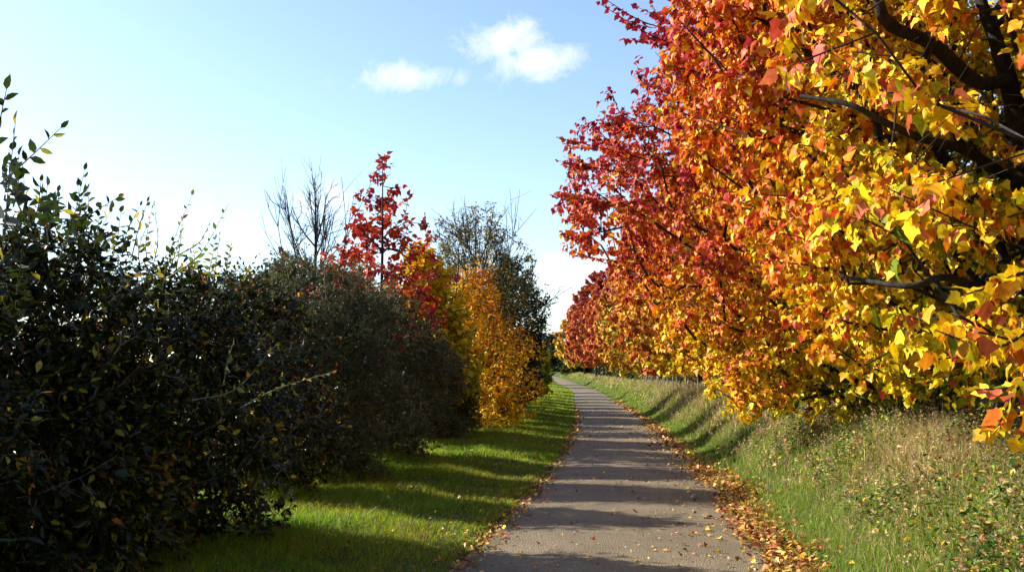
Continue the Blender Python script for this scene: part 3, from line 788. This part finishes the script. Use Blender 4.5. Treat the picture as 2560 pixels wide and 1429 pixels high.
tree('red_maple', 'slender scarlet maple with pointed top rising above the left hedge', xz(948, 18.5), 18.5, 5.95, [(0, .3), (.15, .8), (.33, 1), (.5, .8), (.66, .48), (.82, .2), (1, .03)], 1.65, 1.9, 330, 2, 7, .095,
     pal_fn(.74, .84, 2, 6, .06, .12), 301, T_MAPLE3, rt=.065, shell=.55, twl=.2, voids=18, rtip=.006, alpha=.15, hang=.7)
tree('sparse_tree', 'nearly bare tree of fine upright twigs left of the scarlet maple', xz(785, 19.5), 19.5, 5.6, [(0, .6), (.3, 1), (.7, .8), (1, .3)], 1.15, 1.2, 90, 3, 6, .10,
     pal_fn(.72, .84, 2, 6, .1), 302, T_MAPLE3, rt=.06, shell=.5, twl=.3, rtip=.005, alpha=.3, asc=(20, .25, .85, .95, .022), leafT=lambda T, rng: T[:, 2] < 2.6 + .9 * rng.random(len(T)), spr=.4)
tree('red_maple', 'low ragged tree with dark red and orange leaves left of the bare one', xz(715, 21), 21, 4.2, [(0, .8), (.3, 1), (.6, .8), (1, .15)], 1.3, 1.4, 120, 3, 6, .11, pal_fn(.72, .86, 2, 5, .12), 303, T_MAPLE3, rt=.06, shell=.55, voids=8)
tree('red_maple', 'low dark red sapling in front of the scarlet maple, left of its trunk', xz(865, 20), 20, 4.1, [(0, .8), (.3, 1), (.6, .8), (1, .15)], 1.1, 1.4, 120, 3, 6, .11, pal_fn(.80, .80, 2, 5, .08), 304, T_MAPLE3, rt=.05, shell=.55, voids=6)
tree('golden_tree', 'yellow maple with a few red sprays tucked between the scarlet and the orange trees', xz(1055, 22), 22, 4.45, [(0, .9), (.25, 1), (.55, .85), (.8, .55), (1, .12)], 1.25, .9, 480, 4, 8, .115, pal_fn(.22, .32, 1.5, 4.8, .07, .25), 305, T_MAPLE3, rt=.07)
tree('orange_tree', 'bright orange and gold tree standing forward at the lawn side of the hedge', xz(1185, 25.5), 25.5, 5.0, [(0, .85), (.25, 1), (.45, .92), (.65, .66), (.82, .36), (.93, .18), (1, .06)], 1.6, .3, 640, 4, 8, .085, pal_fn(.42, .52, .5, 5, .09, .3), 306, T_OVAL, rt=.06, stems=2, twl=.42, lumps=.5, voids=26, asc=(8, .3, .9, .9, .02))
tree('thinning_tree', 'tall thinning olive and yellow tree with fine bare twigs at the top', xz(1190, 33), 33, 7.7, [(0, .45), (.2, .85), (.45, 1), (.7, .95), (.88, .72), (1, .35)], 2.0, 1.6, 900, 4, 6, .095,
     greens((.075, .08, .026), .26, .06, ycol=(.42, .30, .02)), 307, T_OVAL, rt=.11, rtip=.006, alpha=.2, asc=(18, .3, .8, 1.7, .03), twl=.45, voids=14, spr=.5, leafT=lambda T, rng: rng.random(len(T)) < 1.75 - .19 * T[:, 2])
tree('dark_tree', 'dark blue-green tree with ragged layered boughs leaning over the lawn bend', xz(1268, 38), 38, 6.4, [(0, .7), (.2, .95), (.4, 1), (.6, .9), (.8, .62), (1, .2)], 1.7, 1.5, 560, 4, 9, .12, greens((.026, .040, .020), .06, .02), 308, T_OVAL, M_SHRUB, rt=.11, twl=.5, lumps=.55, shell=.5, rtip=.007, asc=(14, .3, .85, 1.7, .028), voids=16)
tree('olive_tree', 'small yellow olive tree far off at the end of the hedge', xz(1322, 62), 62, 4.5, [(0, .9), (.3, 1), (.6, .8), (1, .15)], 1.35, .4, 420, 4, 8, .20, pal_fn(.12, .34, 1, 5, .08), 309, T_OVAL, rt=.08, twl=.4)
tree('dark_tree', 'dark green tree far beyond the path end, between hedge and red row', xz(1380, 262), 262, 10.0, [(0, .9), (.3, 1), (.6, .85), (1, .2)], 6.0, .2, 520, 5, 8, .55, greens((.03, .04, .014), .1, .02), 310, T_OVAL, M_SHRUB, rt=.2, twl=1.1)
tree('dark_tree', 'shadowy green tree beneath the far red maples at the vanishing point', xz(1462, 178), 178, 8.0, [(0, .9), (.3, 1), (.6, .85), (1, .2)], 3.6, .2, 480, 5, 8, .5, greens((.03, .036, .012), .1, .03), 311, T_OVAL, M_SHRUB, rt=.2, twl=1.0)
for i, (px, d, lab) in enumerate(((1318, 230, 'far olive green tree closing the view above the hedge end'), (1338, 120, 'small dull green tree peeping over the farthest hedge bush'))):
    tree('olive_tree', lab, xz(px, d), d, 8.5 if d > 150 else 5.2, [(0, .9), (.3, 1), (.6, .85), (1, .2)], 5.5 if d > 150 else 1.7, .2, 460, 5, 8, .55 if d > 150 else .34, pal_fn(.04, .2, 0, 9, .08), 320 + i, T_OVAL, rt=.18, twl=.9 if d > 150 else .5)

# ------------------------------------------------------------------ shade bushes behind the maple row
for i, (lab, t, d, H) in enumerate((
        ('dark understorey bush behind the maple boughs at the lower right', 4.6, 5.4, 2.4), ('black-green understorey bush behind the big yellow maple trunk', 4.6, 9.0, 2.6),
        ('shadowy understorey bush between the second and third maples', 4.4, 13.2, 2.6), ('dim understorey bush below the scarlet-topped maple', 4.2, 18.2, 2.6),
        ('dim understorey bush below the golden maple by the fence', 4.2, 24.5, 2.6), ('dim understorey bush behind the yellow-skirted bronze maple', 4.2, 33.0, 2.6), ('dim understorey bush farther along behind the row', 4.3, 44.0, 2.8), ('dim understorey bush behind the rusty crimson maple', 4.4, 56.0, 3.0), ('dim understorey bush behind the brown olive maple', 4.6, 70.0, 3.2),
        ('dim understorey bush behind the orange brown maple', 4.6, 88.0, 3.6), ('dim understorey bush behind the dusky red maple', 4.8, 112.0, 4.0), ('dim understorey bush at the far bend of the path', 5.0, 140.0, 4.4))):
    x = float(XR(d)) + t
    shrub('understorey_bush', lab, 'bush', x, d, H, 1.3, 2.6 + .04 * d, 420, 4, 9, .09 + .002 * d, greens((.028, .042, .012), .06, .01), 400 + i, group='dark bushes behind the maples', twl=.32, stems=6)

# ------------------------------------------------------------------ fence along the far bank
def fence():
    ds = np.arange(17.0, 64.0, 1.55)
    root = thing('wire_fence', 'low fence of thin weathered stakes and wire along the bank under the maples', 'fence', (float(XR(17) + 2.2), 17.0, float(ground_z(XR(17) + 2.2, 17.0))))
    rng = np.random.default_rng(9); tops = []
    for d in ds:
        x = float(XR(d)) + 2.15 + rng.normal(0, .04); z = float(ground_z(x, d)); h = rng.uniform(.75, .95)
        g = Geo(); ln = rng.normal(0, .03, 2)
        polytube(g, [(x, d, z - .2), (x + ln[0] * .5, d + ln[1] * .5, z + h * .5), (x + ln[0], d + ln[1], z + h - .05), (x + ln[0], d + ln[1], z + h)], [.026, .025, .024, .01], 7)
        g.build('post', M_POST, root); tops.append((x, d, z))
    g = Geo(); t = np.array(tops)
    for hh in (.45, .85):
        polytube(g, t + [-.04, 0, hh], np.full(len(t), .004), 4)
    g.build('wire', M_POST, root)
fence()

# ------------------------------------------------------------------ single tall weeds at the top of the near bank
def weed(label, px, py, d, h, nl, size, col, seed, bend=.1):
    b = at(px, py, d); x, dd = float(b[0]), d
    z = float(ground_z(x, dd))
    root = thing('tall_weed', label, 'weed', (x, dd, z)); p = Plant(seed)
    p.shoot((x, dd, z), (x + .04, dd - .03, b[2]), nl, size, col, T_OVAL, r=.004, bend=bend, lo=.3)
    for k in range(2):
        f = .5 + .2 * k
        a = np.array([x, dd, z + (b[2] - z) * f]); p.shoot(a, a + [.12 * (-1) ** k, -.05, .14], max(3, nl // 3), size * .9, col, T_OVAL, r=.003, lo=.2)
    p.wood.build('stem', M_TWIG, root); p.fol.build('foliage', M_GRASS, root)
weed('yellow-green leafy weed standing tall before the dark gap under the maples', 2228, 1010, 9.2, .5, 16, .05, greens((.25, .30, .03), .3, .0), 501)
weed('dry brown stalk poking up at the top of the bank, right of the yellow-green weed', 2342, 992, 8.3, .5, 8, .03, greens((.22, .13, .06), .1, .0), 502)
weed('thin straw-coloured stalk leaning at the foot of the grassy bank', 1905, 1150, 10.0, .4, 8, .03, greens((.35, .27, .13), .1, .0), 503)

# ------------------------------------------------------------------ sky, sun
SUN_EL, SUN_AZ = R(28.5), R(-76)
w = bpy.data.worlds.new('World'); scene.world = w; w.use_nodes = True
nt = w.node_tree; N, L = nt.nodes.new, nt.links.new
bg = nt.nodes['Background']; bg.inputs[1].default_value = .113
sky = N('ShaderNodeTexSky'); sky.sky_type = 'NISHITA'; sky.sun_disc = False
sky.sun_elevation = SUN_EL; sky.sun_rotation = SUN_AZ
sky.air_density = 1.0; sky.dust_density = .6; sky.ozone_density = 1.5
tc = N('ShaderNodeTexCoord'); sp = N('ShaderNodeSeparateXYZ'); L(tc.outputs['Generated'], sp.inputs[0])
def math_(op, a, b=None, c=None):
    n = N('ShaderNodeMath'); n.operation = op
    for i, v in enumerate((a, b, c)):
        if v is None: continue
        if isinstance(v, (int, float)): n.inputs[i].default_value = v
        else: L(v, n.inputs[i])
    return n.outputs[0]
yy = math_('MAXIMUM', sp.outputs[1], .05)
ax, az = math_('DIVIDE', sp.outputs[0], yy), math_('DIVIDE', sp.outputs[2], yy)
cmb = N('ShaderNodeCombineXYZ'); L(ax, cmb.inputs[0]); L(az, cmb.inputs[2])
nz = N('ShaderNodeTexNoise'); nz.inputs['Scale'].default_value = 22; nz.inputs['Detail'].default_value = 10; nz.inputs['Roughness'].default_value = .66; nz.inputs['Distortion'].default_value = .6
L(cmb.outputs[0], nz.inputs['Vector'])
total = None
for px, py, rx, ry, amt in ((1250, 105, 95, 50, .92), (1345, 155, 105, 46, .95), (1015, 188, 120, 36, .72), (1420, 700, 110, 55, .8), (1440, 745, 170, 50, .6), (800, 505, 110, 45, .62), (560, 600, 220, 90, .32)):
    cx, cz = ray(px, py)
    u = math_('DIVIDE', math_('SUBTRACT', ax, cx), rx / FPX); v = math_('DIVIDE', math_('SUBTRACT', az, cz), ry / FPX)
    q = math_('ADD', math_('MULTIPLY', u, u), math_('MULTIPLY', v, v))
    e = math_('MULTIPLY', math_('POWER', 2.718, math_('MULTIPLY', q, -.7)), amt)
    total = e if total is None else math_('MAXIMUM', total, e)
dens = math_('SUBTRACT', math_('ADD', total, math_('MULTIPLY', math_('SUBTRACT', nz.outputs[0], .5), 1.75)), .24)
gate = math_('MULTIPLY', math_('MULTIPLY', dens, 1.25), math_('MINIMUM', math_('MULTIPLY', total, 4.0), 1.0))
mask = N('ShaderNodeClamp'); L(gate, mask.inputs[0]); mask.inputs[2].default_value = .88
mix = N('ShaderNodeMix'); mix.data_type = 'RGBA'; L(mask.outputs[0], mix.inputs[0]); L(sky.outputs[0], mix.inputs[6]); mix.inputs[7].default_value = (4.6, 4.7, 4.9, 1)
L(mix.outputs[2], bg.inputs[0])

sd = bpy.data.lights.new('sun', 'SUN'); sd.energy = 5.0; sd.angle = R(.55); sd.color = (1, .91, .76)
so = bpy.data.objects.new('sun', sd); COL.objects.link(so)
S = Vector((math.cos(SUN_EL) * math.sin(SUN_AZ), math.cos(SUN_EL) * math.cos(SUN_AZ), math.sin(SUN_EL)))
so.rotation_euler = (-S).to_track_quat('-Z', 'Y').to_euler(); so.location = (-20, 5, 20)

scene.view_settings.view_transform = 'Standard'; scene.view_settings.look = 'None'
scene.view_settings.exposure = 1.33; scene.view_settings.gamma = 1.0
scene.render.engine = 'CYCLES'
scene.cycles.max_bounces = 6; scene.cycles.transmission_bounces = 4; scene.cycles.diffuse_bounces = 3
print('VERTS', sum(len(o.data.vertices) for o in bpy.data.objects if o.type == 'MESH'))
